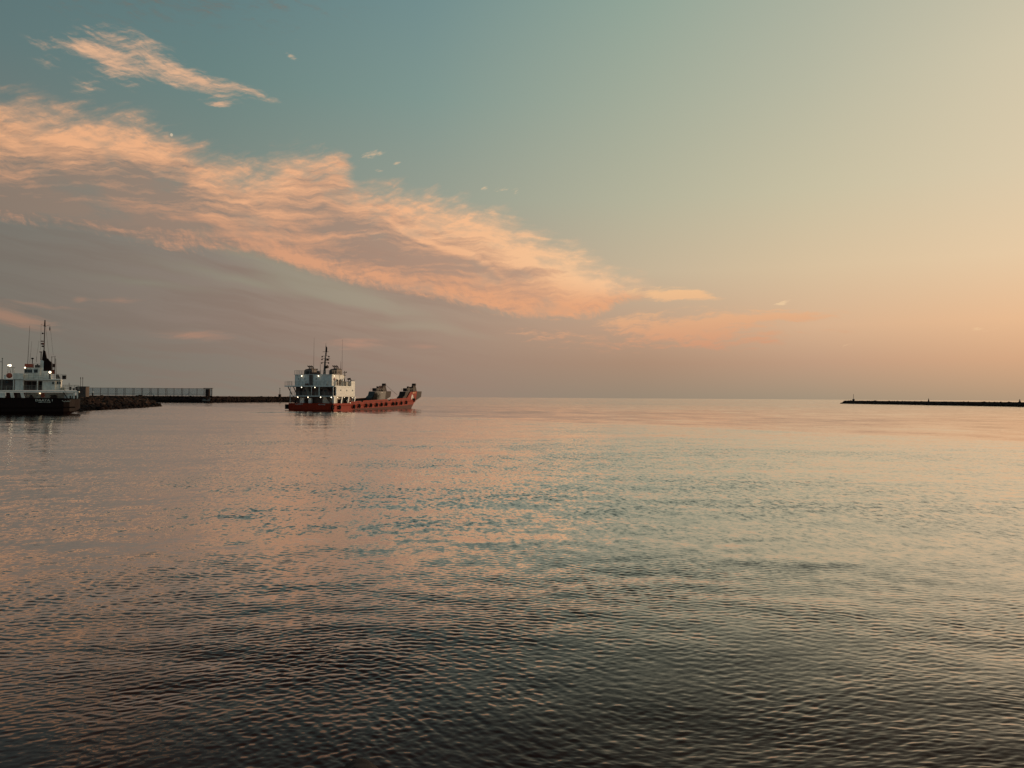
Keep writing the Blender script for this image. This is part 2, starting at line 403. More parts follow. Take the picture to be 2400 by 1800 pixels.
def thing(name, label, cat, loc=(0,0,0), rz=0.0, group=None):
    o = bpy.data.objects.new(name, None); C.objects.link(o); o.empty_display_size = 1
    o.location = loc; o.rotation_euler = (0, 0, rz); o['label'] = label; o['category'] = cat
    if group: o['group'] = group
    return o
def B(): return MB()
def child(src, parent, loc=None, name=None):
    c = src.copy(); C.objects.link(c); c.parent = parent
    if loc is not None: c.location = loc
    return c

# ------------------------------------------------------------------ water
def build_water():
    # vertex density follows the distance from the quay; heights are a function of world x, y only
    th = np.concatenate([np.linspace(42, 28, 30, endpoint=False), np.arange(28, 0.15, -0.026)])
    d = CAM_H/np.tan(np.radians(th))
    d = np.concatenate([[0.5, 2.0], d, [2200, 3500, 6000, 10000, 20000, 45000]])
    a = np.radians(np.linspace(-43, 43, 1040))
    D, Aa = np.meshgrid(d, a, indexing='ij')
    X, Y = D*np.tan(Aa), D.copy()
    nr, nc = D.shape
    dxs = np.gradient(X, axis=1); dys = np.abs(np.gradient(Y, axis=0))
    Z = np.zeros_like(X)
    # patchiness of the ripples, in world space
    def vn(x, y, s, seed):
        r = np.random.default_rng(seed); out_ = np.zeros_like(x)
        for k in range(7):
            an = r.uniform(0, 2*np.pi); f = s*r.uniform(.6, 1.7); ph = r.uniform(0, 6.28)
            out_ += np.sin(f*(x*np.cos(an)+y*np.sin(an))+ph)
        return out_/7**.5
    patch = np.clip(0.82+0.30*vn(X*.55, Y*1.4, 0.25, 3)+0.30*vn(X*.6, Y, 0.8, 4)+0.22*vn(X, Y, 2.2, 6), 0.25, 1.8)
    wx = 0.35*vn(X, Y, 0.5, 8); wy = 0.35*vn(X, Y, 0.5, 9)
    Xw, Yw = X+wx, Y+wy
    r = np.random.default_rng(5)
    shel = np.interp(Y, [0, 12, 24, 50, 120], [1.35, 1.25, 1.0, 0.8, 0.7])
    waves = []
    for k in range(60):                                  # ripples
        L = np.exp(r.uniform(np.log(0.055), np.log(0.27)))
        waves.append((L, R(90+14)+r.normal(0, 0.60), 0.0024*L, True))
    for k in range(26):
        L = np.exp(r.uniform(np.log(0.7), np.log(3.0)))
        waves.append((L, R(90+8)+r.normal(0, 0.55), 0.0006*L, True))
    for k in range(12):
        L = np.exp(r.uniform(np.log(3.0), np.log(11.0)))
        waves.append((L, R(90-6)+r.normal(0, 0.45), 0.0006*L, False))
    for L, an, amp, pt in waves:
        k = 2*np.pi/L; kx, ky = k*np.cos(an), k*np.sin(an)
        lod = np.exp(-0.30*((kx*dxs)**2+(ky*dys)**2))
        if not (lod > .01).any(): continue
        ph = kx*Xw+ky*Yw+r.uniform(0, 6.28)
        if L > 3: ph = kx*X+ky*Y+r.uniform(0, 6.28)
        Z += amp*lod*(patch*shel if pt else 1.0)*(np.sin(ph)+0.16*np.sin(2*ph+1.57))
    Z[0:2] *= 0
    co = np.stack([X, Y, Z], -1).reshape(-1, 3)
    idx = np.arange(nr*nc).reshape(nr, nc)
    q = np.stack([idx[:-1,:-1], idx[:-1,1:], idx[1:,1:], idx[1:,:-1]], -1).reshape(-1, 4)
    me = bpy.data.meshes.new('water')
    me.vertices.add(len(co)); me.vertices.foreach_set('co', co.ravel())
    me.loops.add(q.size); me.loops.foreach_set('vertex_index', q.ravel())
    me.polygons.add(len(q)); me.polygons.foreach_set('loop_start', np.arange(0, q.size, 4)); me.polygons.foreach_set('loop_total', np.full(len(q), 4))
    me.polygons.foreach_set('use_smooth', np.ones(len(q), bool))
    me.update(calc_edges=True)
    return me

m = bpy.data.materials.new('sea_water'); m.use_nodes = True
q = NT(m.node_tree); q.n.remove(q.n['Principled BSDF'])
body = q.new('ShaderNodeBsdfDiffuse'); body.inputs[0].default_value = (0.040, 0.0085, 0.0055, 1)
gl = q.new('ShaderNodeBsdfGlossy', distribution='GGX'); gl.inputs[0].default_value = (0.97, 0.95, 0.93, 1)
mixs = q.new('ShaderNodeMixShader'); q.l.new(body.outputs[0], mixs.inputs[1]); q.l.new(gl.outputs[0], mixs.inputs[2])
q.l.new(mixs.outputs[0], q.n['Material Output'].inputs[0])
geo = q.new('ShaderNodeNewGeometry'); pos = geo.outputs['Position']
X_, Y_, Z_ = q.sep(pos)
dist = q.vmath('LENGTH', q.comb(X_, Y_, 0.0))
# calm sheet of water beyond a line running out from the ship towards the right
warp = q.math('MULTIPLY', q.math('SUBTRACT', q.noise(pos, 0.05, 3), 0.5), 26.0)
side = q.math('ADD', q.math('ADD', q.math('MULTIPLY', X_, 0.78), q.math('MULTIPLY', Y_, 0.625)), -90.5)
side = q.math('ADD', side, q.math('MULTIPLY', warp, 0.25))
calm = q.mr(side, -1.5, 2.5, 0, 1, True)
rip = q.mr(calm, 0, 1, 1.0, 0.42)
pmod = q.mr(q.noise(q.mapping(pos, scale=(14, 7, 1)), 1.0, 3), 0.3, 0.7, 0.6, 1.35)
bands = q.mr(q.noise(q.mapping(pos, scale=(160, 40, 1)), 1.0, 3), 0.35, 0.65, 0.55, 1.4)
rip = q.math('MULTIPLY', q.math('MULTIPLY', rip, pmod), bands)
def sl(scale, sx, sy, amp, fade=None, off=0.0, det=2):
    v = q.mapping(pos, (off, off, 0), R(10), (sx, sy, 1))
    c = q.vmath('SUBTRACT', q.noise(v, scale, det, 0.55, out=1), (0.5, 0.5, 0.5))
    c = q.vmath('MULTIPLY', c, (amp*0.55, amp, 0))
    if fade is not None: c = q.vmath('SCALE', c, scale=fade)
    return c
farfade = q.mr(dist, 10, 34, 0, 1, True)
nearfade = q.mr(dist, 8, 24, 0, 1, True)
midfade = q.mr(dist, 60, 160, 0, 1, True)
v = sl(16.0, 1.8, 1.0, 0.14)
v = q.vmath('ADD', v, sl(2.4, 0.9, 1.4, 0.15, nearfade, 3.0))
v = q.vmath('ADD', v, sl(1.0, 0.42, 1.1, 0.13, farfade, 5.0))
v = q.vmath('ADD', v, sl(0.8, 2.4, 1.0, 0.025, midfade, 7.0))
# the little waves run in towards the quay, so their steeper faces look that way
dash = q.noise(q.mapping(q.vmath('ADD', pos, q.vmath('SCALE', v, scale=1.2)), (3, 8, 0), R(6), (0.17, 0.34, 1)), 1.0, 3, 0.6)
dash2 = q.noise(q.mapping(pos, (1, 2, 0), R(8), (2.2, 3.6, 1)), 1.0, 3, 0.6)
dash = q.math('MULTIPLY', q.mr(dash, 0.42, 0.72, 0, 1, True), q.mr(dash2, 0.36, 0.62, 0.65, 1.15, True))
v = q.vmath('ADD', v, q.vmath('SCALE', q.comb(0.0, q.math('MULTIPLY_ADD', dash, -0.12, -0.040), 0.0), scale=farfade))
v = q.vmath('SCALE', v, scale=rip)
v = q.vmath('ADD', v, sl(1.0, 7.0, 13.0, 0.11, calm, 4.0, 3))
# churned wake trailing off the landing craft's stern
wk = q.math('SUBTRACT', 1.0, q.vmath('LENGTH', q.mapping(pos, (-60.5, 198, 0), R(-8), (7.5, 11, 1))))
wk = q.mr(wk, 0.0, 0.6, 0, 1, True)
v = q.vmath('ADD', v, sl(1.6, 1.4, 1.4, 0.9, wk, 2.0))
v = q.vmath('ADD', v, q.vmath('SCALE', (0.0, -0.11, 0.0), scale=wk))
# open sea outside the harbour is rougher
openf = q.mr(dist, 200, 600, 0, 1, True)
v = q.vmath('ADD', v, sl(1.1, 1.6, 1.0, 0.85, q.math('MULTIPLY', openf, bands), 11.0))
# wave faces turned to the viewer hide the ones turned away: mean tilt towards the quay far out
dirn = q.vmath('NORMALIZE', q.comb(X_, Y_, 0.0))
nrm = q.vmath('NORMALIZE', q.vmath('ADD', geo.outputs['Normal'], v))
fr = q.new('ShaderNodeFresnel'); fr.inputs['IOR'].default_value = 1.34; q.put(fr.inputs['Normal'], nrm)
q.put(mixs.inputs[0], q.curve(fr.outputs[0], [(0,0),(.03,.010),(.08,.045),(.14,.155),(.22,.44),(.32,.72),(.5,.88),(.75,.96),(1,1)]))
q.put(gl.inputs['Normal'], nrm); q.put(body.inputs['Normal'], nrm)
q.put(gl.inputs['Roughness'], q.mr(dist, 10, 300, 0.04, 0.12))
M['water'] = m
wme = build_water(); wme.materials.append(m)
water = bpy.data.objects.new('water', wme); C.objects.link(water); water['kind'] = 'structure'
# sea bed of open water to the sides and behind, outside the fine sheet, reaching the horizon
def skirt():
    mb = B()
    F = 45000; tn = math.tan(R(43))
    for pts in ([(-F*tn, F), (-0.5*tn, 0.5), (0.5*tn, 0.5), (F*tn, F), (F*1.2, -F), (-F*1.2, -F)],):
        # left, right and rear sectors
        P0, P1, P2, P3, P4, P5 = [Vector((x, y, 0)) for x, y in pts]
        V = [mb.bm.verts.new(p) for p in (P0, P1, P2, P3, P4, P5)]
        mb.bm.faces.new([V[0], V[5], V[1]]); mb.bm.faces.new([V[5], V[4], V[2], V[1]]); mb.bm.faces.new([V[4], V[3], V[2]])
    for f in mb.bm.faces:
        if f.normal.z < 0: f.normal_flip()
    me = bpy.data.meshes.new('water'); mb.bm.to_mesh(me); mb.bm.free(); me.materials.append(M['water'])
    for p in me.polygons: p.use_smooth = False
    o = bpy.data.objects.new('water', me); C.objects.link(o); o['kind'] = 'structure'
skirt()
# ------------------------------------------------------------------ lettering
def lettering(parent, txt, loc, rot, size, m='text', name='lettering', width=None):
    cu = bpy.data.curves.new('lettering', 'FONT'); cu.body = txt; cu.size = size; cu.align_x = 'CENTER'; cu.extrude = 0.01; cu.offset = 0.012*size
    ob = bpy.data.objects.new('tmp', cu); C.objects.link(ob); bpy.context.view_layer.update()
    me = bpy.data.meshes.new_from_object(ob.evaluated_get(bpy.context.evaluated_depsgraph_get()))
    bpy.data.objects.remove(ob)
    if width:
        xs = [v.co.x for v in me.vertices]; k = width/(max(xs)-min(xs))
        for v in me.vertices: v.co.x *= k
    me.materials.clear(); me.materials.append(M[m]); me.name = name
    o = bpy.data.objects.new(name, me); C.objects.link(o); o.parent = parent
    o.location = loc; o.rotation_euler = rot
    return o

# ================================================================== red landing craft
LC = thing('landing_craft', 'red and white landing craft with bow horns, a row of tyres and lit deck lamps', 'ship', (-59.36, 228.7, 0), -R(16))
# hull: flat sided, raked bow
prof = [(1.2,-1.2),(-0.1,0.15),(-0.1,2.15),(9,2.15),(48,2.6),(60.0,3.0),(60.6,2.9),(59.6,2.3),(56.3,-0.3),(54,-1.2)]
hull = B().prism([(a, z) for a, z in prof], -7.45, 7.45, 'x').build('hull', 'red', LC)
for s_ in (-1, 1):
    x0, x1 = (7.25*s_, 7.56*s_)
    bw = B().prism([(8.6,1.9),(9.4,2.55),(16.6,2.85),(17.0,2.5),(18.2,2.5),(18.9,2.95),(36.3,3.35),(36.9,2.75),(38.6,2.8),(39.3,3.45),(52.8,3.85),(55.6,5.95),(61.7,6.3),(60.7,2.95),(59.8,2.2),(52,1.9)], min(x0,x1), max(x0,x1), 'x').build('bulwark', 'red', LC)
    B().prism([(10,-0.5),(13,0.45),(36,0.75),(52,1.15),(57.9,1.5),(56.5,-0.25),(56,-0.5)], min(7.45*s_,7.49*s_), max(7.45*s_,7.49*s_), 'x').build('boot_topping', 'boot', LC)
    rl = B(); pts = [(7.66*s_, y, z) for y, z in ((0.3,1.55),(9,1.5),(17.8,1.5),(36,2.0),(53.7,2.6),(59.5,2.9))]
    rl.path(pts, .13, 6).build('rubbing_strake', 'red', LC)
for s_ in (-1, 1):
    a_, b_ = sorted((7.18*s_, 7.245*s_))
    B().prism([(13.4,2.3),(13.4,2.62),(16.9,2.75),(18.9,2.85),(36.3,3.25),(39.3,3.3),(52.6,3.7),(52.6,2.3)], a_, b_, 'x').build('inner_bulwark_lining', 'dgrey', LC)
B().box(-7.15,7.15, 13.3,56, 2.64,2.70).build('cargo_deck', 'deck', LC)
fp = B()
for k in range(40):
    y = 10+k*1.07
    if 16.4 < y < 19.2 or 36 < y < 39.6: continue
    z = 2.02+(y-9)*0.024
    fp.box(7.55, 7.585, y, y+0.42, z, z+0.2)
fp.build('freeing_ports', 'dgrey', LC, kind='stuff')
for k in range(9):
    y = 19.5+k*3.6
    if abs(y-37.6) < 1.6: continue
    B().box(7.02,7.24,y,y+.16,2.7,3.0+(y-19)*0.02).build('bulwark_stay', 'darkred', LC)
# tyre fenders, each hung by a chain
ty = MB().torus((0,0,0), .40, .20, (1,0,0), 18, 8).build('tyre_fender', 'rubber', LC, smooth=True)
tloc = [(-0.9,.95),(3.0,.95),(12.0,1.1),(15.5,1.25),(20.3,1.35),(23.6,1.4),(27.8,1.5),(31.4,1.6),(35.0,1.7),(40.4,1.8),(43.2,1.85),(47.3,2.0),(51.5,2.2),(58.6,3.1)]
for i, (y, z) in enumerate(tloc):
    o = ty if i == 0 else child(ty, LC)
    o.location = (7.86 if i else 7.3, y if i else -.3, z); o.scale = (1, 1.1, 1.15)
    if i == 0: o.scale = (1.3,1.3,1.35)
    if i == 13: o.location.x = 7.8
    c = B().tube((0,0,.45),(-.12,0,1.15),.03,seg=4).build('chain', 'dgrey', o)
sf = B().box(-8.3,-7.45,-0.7,0.6,0.35,1.75).build('stern_fender', 'rubber', LC)
# superstructure
WH = 'white'
B().box(-7.3,7.3,-.05,13.2,4.12,4.38).build('deck_slab', WH, LC)
B().box(-9.3,7.5,.5,10.8,7.02,7.36).build('deck_slab', WH, LC)
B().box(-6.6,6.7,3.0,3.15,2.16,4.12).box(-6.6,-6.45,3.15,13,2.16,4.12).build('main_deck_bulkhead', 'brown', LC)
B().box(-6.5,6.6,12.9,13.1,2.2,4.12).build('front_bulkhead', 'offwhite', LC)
B().box(2.9,6.9,1.6,2.95,2.17,4.10).build('deck_locker', 'offwhite', LC)
B().box(-4.9,-3.5,1.9,2.9,2.17,3.75).build('deck_locker', WH, LC)
B().tube((-1.3,1.8,2.16),(-1.3,1.8,3.7),.62,seg=12).build('capstan_tank', WH, LC, smooth=False)
B().tube((-2.7,1.6,2.16),(-2.7,1.6,3.2),.4,.3,seg=10).build('mooring_winch', 'dgrey', LC)
B().box(-6.3,-5.9,1.2,1.6,2.16,3.1).box(-6.4,-5.2,1.3,1.5,3.0,3.2).build('mooring_bitt', 'dgrey', LC)
# middle storey
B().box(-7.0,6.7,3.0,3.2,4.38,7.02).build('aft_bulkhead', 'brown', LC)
for x in (-5.6, -1.6, 1.1, 4.0):
    d = B().box(x,x+.85,2.93,2.998,4.45,6.35).build('door', 'darkred' if x in (-1.6,4.0) else 'dgrey', LC)
    B().box(x+.68,x+.74,2.87,2.928,5.3,5.45).build('handle', 'rail', d)
for x in (-4.2,-2.6,2.6,5.4):
    B().box(x,x+.6,2.94,2.998,5.5,6.1).build('window', 'glass', LC)
B().prism([(1.5,4.38),(13.1,4.38),(13.1,8.9),(10.7,8.9),(10.7,7.38),(10.85,7.38),(10.85,7.0),(1.5,7.0)], 7.18, 7.46, 'x').build('side_wall', WH, LC)
B().box(6.72,7.18,3.3,13.05,4.4,7.0).build('side_passage', WH, LC)
B().box(-7.1,7.16,12.8,13.05,4.4,8.9).build('front_wall', WH, LC)
B().box(-7.46,-7.2,5.0,13.1,4.4,7.0).build('side_wall', WH, LC)
for y in (4.2, 7.9, 11.6):
    f = B().torus((7.5,y,6.05),.24,.06,(1,0,0),14,6).build('porthole', WH, LC)
    B().tube((7.47,y,6.05),(7.50,y,6.05),.22,seg=12).build('pane', 'glass', f)
for (x, z0, z1, r_) in ((-0.1,4.38,7.02,.09),(2.2,4.38,7.02,.16),(7.05,4.38,7.02,.12),(-7.2,4.38,7.02,.08),(7.0,2.15,4.12,.12),(-7.2,2.15,4.12,.07)):
    B().tube((x,.35 if r_<.15 else .8,z0),(x,.35 if r_<.15 else .8,z1),r_,seg=8).build('stanchion', WH, LC)
B().tube((-8.4,1,7.02),(-7.0,1,4.6),.14,seg=6).build('wing_strut', 'dgrey', LC)
B().tube((-8.4,4,7.02),(-7.2,4,4.6),.14,seg=6).build('wing_strut', 'dgrey', LC)
def stair(parent, p, q, w, m='dgrey', n=9):
    p, q = Vector(p), Vector(q); o = B()
    for s_ in (-w/2, w/2):
        d = Vector((0, s_, 0)); a, b = p+d, q+d
        o.tube(a, b, .09, seg=4); o.tube(a+Vector((0,0,.9)), b+Vector((0,0,.9)), .04, seg=4)
        for k in range(0, n+1, 3):
            c = a.lerp(b, k/n); o.tube(c, c+Vector((0,0,.9)), .03, seg=4)
    st = o.build('stair', m, parent)
    for k in range(n):
        c = p.lerp(q, (k+.5)/n)
        B().box(c.x-.13,c.x+.13,c.y-w/2,c.y+w/2,c.z-.02,c.z+.02).build('step', m, st)
stair(LC, (4.2,1.9,7.0), (6.4,1.9,4.4), .8)
stair(LC, (-3.0,2.0,7.0), (-1.8,2.0,4.4), .7, 'rail')
stair(LC, (4.5,1.0,4.1), (6.0,1.0,2.2), .7)
# side openings on the main deck, starboard: white slanted frames
B().box(7.25,7.44,0.2,1.0,2.15,4.1).build('side_frame', WH, LC)
for y in (4.4, 8.6, 12.6):
    B().prism([(y,2.15),(y+.5,2.15),(y+1.2,4.12),(y+.5,4.12)], 7.22, 7.44, 'x').build('side_frame', WH, LC)
B().box(4.0,4.2,3.2,13,2.16,4.1).build('inner_wall', 'offwhite', LC)
for y,zz in ((3.4,.9),(6.6,1.2),(10.3,1.1)):
    B().box(5.2,6.2,y,y+1.0,2.16,2.16+zz).build('deck_box', 'grey', LC)
rb = B().torus((6.95,10.9,3.2),.34,.09,(1,0,0),16,6).build('lifebuoy', 'ring', LC)
# bridge storey
B().box(-6.6,5.8,1.8,9.8,7.38,10.6).build('bridge_house', WH, LC)
B().box(-6.75,5.95,1.65,9.95,10.602,10.74).build('bridge_roof', WH, LC)
for x in (-3.2, 0.65, -5.4):
    f = B().torus((x,1.77,9.35),.2,.05,(0,1,0),14,6).build('porthole', WH, LC)
    B().tube((x,1.795,9.35),(x,1.77,9.35),.18,seg=12).build('pane', 'glass', f)
B().box(-1.45,-.55,1.3,1.79,7.38,10.6).build('pipe_casing', 'brown', LC)
B().tube((-1.7,1.6,7.4),(-1.7,1.6,10.9),.09,seg=6).build('pipe', WH, LC)
B().box(-2.9,-1.9,1.3,1.79,7.38,8.0).build('deck_box', 'darkred', LC)
B().box(-1.9,1.0,2.2,3.4,10.745,11.35).build('roof_locker', 'darkred', LC)
B().box(.35,.95,2.4,3.2,11.352,11.75).build('vent', 'dgrey', LC)
d = B().box(5.802,5.87,4.6,5.5,7.45,9.25).build('door', 'dgrey', LC)
for y in (6.4, 7.6, 8.8):
    B().box(5.802,5.85,y,y+.8,8.55,9.4).build('window', 'glass', LC)
B().torus((5.9,3.2,9.3),.32,.08,(1,0,0),14,6).build('lifebuoy', 'ring', LC)
# rails
B().rail([(-6.7,9.8,10.74),(-6.7,1.7,10.74),(5.9,1.7,10.74),(5.9,9.8,10.74)], 1.15, 3, .035, 1.3).build('roof_rail', 'rail', LC)
B().rail([(-9.2,4.2,7.36),(-9.2,.6,7.36),(7.35,.6,7.36),(7.35,10.5,7.36)], 1.25, 3, .035, 1.2).build('bridge_deck_rail', 'rail', LC)
B().rail([(-7.2,4,4.38),(-7.2,.05,4.38),(7.2,.05,4.38)], 1.1, 3, .03, 1.4).build('middle_deck_rail', 'rail', LC)
B().rail([(-7.2,5,2.15),(-7.2,.1,2.15)], 1.0, 3, .03, 1.4).build('quarterdeck_rail', 'rail', LC)
# funnels with three curved exhausts
def funnel(x0, x1, y0, y1):
    f = B().prism([(x0-.1,10.745),(x1+.1,10.745),(x1,12.2),(x1-.35,12.65),(x0+.5,12.4),(x0,12.0)], y0, y1, 'y').build('funnel', 'brown', LC)
    for k in range(3):
        px_ = x0+.85+k*.62
        pts = [(px_,(y0+y1)/2,12.3),(px_,(y0+y1)/2,12.95),(px_-.12,(y0+y1)/2,13.2),(px_-.45,(y0+y1)/2,13.4),(px_-.62,(y0+y1)/2,13.42)]
        B().path(pts, .17, 8).build('exhaust_pipe', 'dgrey', f)
    B().box(x0+.3,x1-.3,y0-.05,y0-.003,11.0,11.8).build('louvre', 'dgrey', f)
funnel(-5.4,-2.7,5,8); funnel(3.1,5.7,5,8)
# mast
ms = B().tube((.9,6,10.74),(1.2,6,16.2),.42,.2,8).tube((1.2,6,16.2),(1.3,6,20.3),.11,.04,6).build('mast', 'grey', LC)
for z, l, r_ in ((17.7,1.0,0),(16.4,1.15,0),(15.6,1.15,1.6),(14.5,1.15,0)):
    x = .9+(z-10.74)*.058
    c = B().tube((x-l,6,z),(x+max(l,r_),6,z),.06,seg=5).build('yardarm', 'dgrey', ms)
    if z < 17:
        for s_ in (-1,1): B().ball((x+s_*l,6,z-.22),.24,8).build('navigation_light', 'dgrey', c) if z != 15.6 or s_ < 0 else B().box(x+.5,x+1.1,5.7,6.3,z-.6,z-.05).build('signal_box', 'dgrey', c)
B().tube((1.2,6,12.9),(2.1,5.8,13.2),.35,.5,8).build('searchlight', 'dgrey', ms)
fl = bmesh.new(); g_ = [[fl.verts.new((1.25+i*.12, 6+.10*math.sin(i*1.9+j*.6), 19.7-j*.38-i*.18)) for i in range(5)] for j in range(6)]
for j in range(5):
    for i in range(4): fl.faces.new([g_[j][i], g_[j][i+1], g_[j+1][i+1], g_[j+1][i]])
fm = MB(); fm.bm.free(); fm.bm = fl; fm.build('flag', 'dgrey', ms)
B().box(1.3,1.55,5.9,6.1,16.5,17.4).build('signal_lantern', 'dgrey', ms)
for p, q_ in (((-1.3,3.5,10.74),(-1.25,3.5,21.8)), ((5.4,8.6,10.74),(5.45,8.6,21.6)), ((.4,4.4,10.74),(.4,4.4,14.6)), ((4.6,9.2,10.74),(4.6,9.2,15.0))):
    B().tube(p, (p[0],p[1],13.5), .07, .05, 5).tube((p[0],p[1],13.5), q_, .045, .02, 5).build('whip_antenna', 'dgrey', LC)
B().tube((-.2,3.6,10.74),(-.2,3.6,12.2),.08,seg=5).ball((-.2,3.6,12.3),.22).build('vent_pipe', 'dgrey', LC)
# gear on the starboard bridge wing
B().tube((6.9,7.5,7.36),(6.9,7.5,11.9),.09,seg=6).tube((6.4,7.5,11.4),(7.5,7.5,11.4),.07,seg=5).tube((6.5,7.5,10.6),(7.3,7.5,10.6),.07,seg=5).ball((7.5,7.5,11.55),.18).build('wing_mast', 'dgrey', LC)
B().box(6.3,7.1,8.2,9.2,7.36,8.6).build('wing_console', 'offwhite', LC)
B().box(6.6,7.2,4.4,5.0,7.36,9.0).build('wing_locker', 'dgrey', LC)
B().tube((6.9,9.9,7.36),(6.9,9.9,9.5),.08,seg=6).tube((6.6,9.9,9.5),(7.3,10.5,9.6),.26,.32,10).build('searchlight', 'dgrey', LC)
B().tube((7.0,10.6,8.9),(7.2,13.6,9.3),.06,seg=5).ball((7.05,11.3,9.2),.2).build('boom', 'dgrey', LC)
B().box(6.9,7.3,5.6,6.2,8.8,9.5).build('liferaft_canister', WH, LC)
# lit lamps
def lamp(parent, p, r_=.2, m='lamp', back=(0,.25,0)):
    b = B().box(p[0]-.12,p[0]+.12,p[1]+.04,p[1]+.3,p[2]+r_*.6,p[2]+r_*.6+.14).build('lamp', 'dgrey', parent)
    B().ball(p, r_*.6, 8).build('bulb', m, b)
for x in (-4.1, 1.5): lamp(LC, (x,1.45,10.25), .27)
lamp(LC, (6.15,2.6,10.3), .2, 'lampdim')
for x in (-3.6,.85,6.9): lamp(LC, (x,.62,6.82), .23)
for x in (-4.6,-1.2,3.0,6.5): lamp(LC, (x,-.02 if 0 else .25,3.92), .24)
for y in (3.0,7.2,12.2): lamp(LC, (7.05,y,3.9), .16, 'lampdim')
lamp(LC, (7.75,9.6,2.3), .14, 'lampdim')
# bow horns
def horn(s_):
    a, b = sorted((4.9*s_, 7.24*s_))
    h = B().prism([(49.7,2.7),(49.7,3.9),(51.4,4.7),(52.2,6.1),(61.6,6.2),(60.9,2.9),(58,2.75)], a, b, 'x').build('bow_horn', 'dgrey' if s_ > 0 else 'grey', LC)
    B().prism([(61.62,6.25),(66.2,6.3),(65.6,4.2),(60.98,2.95)], a, b+(.3 if s_ > 0 else 0), 'x').build('horn_tip', 'dgrey', LC)
    yy = (a+b)/2
    B().rail([(b-.1,53.5,6.2),(b-.1,60.5,6.25)], 1.1, 2, .035, 1.2).rail([(a+.1,53.5,6.2),(a+.1,65,6.3)], 1.1, 2, .035, 1.4).build('horn_rail', 'rail', h)
    B().box(yy-.9,yy+.9,54.4,56.5,6.2,7.3).box(yy-.5,yy+.2,56.9,57.6,6.2,8.0).tube((yy-.7,55.4,6.9),(yy+.7,55.4,6.9),.45,seg=10).build('anchor_windlass', 'dgrey', h)
    B().prism([(60.2,6.2),(63.8,6.3),(62.9,7.9),(62.5,9.0),(61.9,9.0),(61.2,7.8)], yy-.5, yy+.5, 'x').tube((yy-.7,62.3,8.75),(yy+.7,62.3,8.75),.42,seg=10).box(yy-1.2,yy-.6,60.6,62.0,6.2,7.9).box(yy+.3,yy+.9,59.3,60.2,6.2,8.3).build('ramp_winch_tower', 'dgrey', h)
    B().tube((yy,57.5,6.2),(yy,57.5,7.6),.3,seg=8).tube((yy+.4,58.6,6.2),(yy+.4,58.6,7.3),.22,seg=8).build('vent', 'dgrey', h)
horn(1); horn(-1)
B().prism([(49.5,2.7),(51.6,5.4),(53.5,5.4),(53.5,2.7)], -4.88, -4.6, 'x').build('horn_brace', 'dgrey', LC)
B().tube((-5.6,57.9,6.0),(-5.6,57.9,8.1),.3,seg=6).tube((-5.6,57.9,8.1),(-5.6,60.4,6.9),.25,seg=6).tube((-5.6,57.9,7.4),(-5.6,55.6,7.2),.2,seg=6).build('davit', 'darkred', LC)
B().box(-4.75,4.75,60.0,65.6,2.75,3.1).build('bow_ramp', 'dgrey', LC)
B().tube((-5.9,62.4,8.9),(4.8,50.2,4.9),.05,seg=4).build('hoist_cable', 'dgrey', LC)
# emblem on the starboard bow: a tall white A and a pale yellow flash
em = B().prism([(56.15,3.3),(56.95,3.3),(57.15,3.9),(57.65,3.9),(57.85,3.3),(58.6,3.3),(57.9,5.0),(56.9,5.0)], 7.57, 7.60, 'x').build('bow_emblem', 'text', LC)
M['yellow'] = mat('faded_yellow_marking', (0.62,0.30,0.10), .5)
B().prism([(57.6,5.45),(60.6,5.6),(60.6,5.72),(58.6,5.66),(58.8,5.8),(60.4,5.9),(60.3,6.02),(57.9,5.85)], 7.57, 7.60, 'x').build('bow_marking', 'yellow', LC)
lettering(LC, 'AL-JABER X', (-4.0,-.14,1.72), (R(90),0,0), .42, width=2.6)
lettering(LC, 'ABU DHABI', (3.6,-.14,1.66), (R(90),0,0), .38, width=2.3)

# ================================================================== black hulled supply ship at the left
K = 168/FPX/6.381
SA = thing('supply_ship', 'black hulled ship with white decks and a black funnel, moored at the left', 'ship', ((187-1200)/1813*168, 168, 0), R(90+28))
# local +Y is forward (left in the photograph), local -X... port side faces the camera
def sz(X, Y): return ((1193-X)*K/1.17, (1530-Y)*K*(1-(1193-X)*.00003))
def bxs(X0, X1, Y0, Y1, d0, d1):
    """box given by drawing positions, depth d0..d1 inboard of the near side"""
    (a, z1), (b, z0) = sz(X0, Y0), sz(X1, Y1)
    return MB().box(d0, d1, b, a, z0, z1)
def addb(mb, X0, X1, Y0, Y1, d0, d1):
    (a, z1), (b, z0) = sz(X0, Y0), sz(X1, Y1); return mb.box(d0, d1, b, a, z0, z1)
BW = 9.5
# hull, counter stern and long body running out of frame
sec = []
for s_, hw, zb, zt in ((0.0,1.0,1.2,3.30),(.35,2.2,.9,3.30),(.9,3.3,.5,3.32),(1.9,4.3,.0,3.35),(3.0,4.7,-1.0,3.38),(12,4.75,-1.5,3.42),(26,4.75,-1.5,3.5),(33,3.6,-1.5,3.9),(38.5,.4,-1.0,4.6)):
    c = 4.75
    sec.append([(c-hw,s_,zt),(c-hw*.98,s_,max(zb,0.6)),(c-hw*.8,s_,zb),(c+hw*.8,s_,zb),(c+hw*.98,s_,max(zb,.6)),(c+hw,s_,zt)])
B().loft(sec).build('hull', 'black', SA)
B().path([(-.08,.8,1.5),(-.12,3,1.45),(-.12,26,1.45)], .13, 6).build('rubbing_strake', 'black', SA)
B().path([(.3,.6,3.3),(-.06,3,3.36),(-.06,26,3.46)], .1, 6).build('gunwale', 'black', SA)
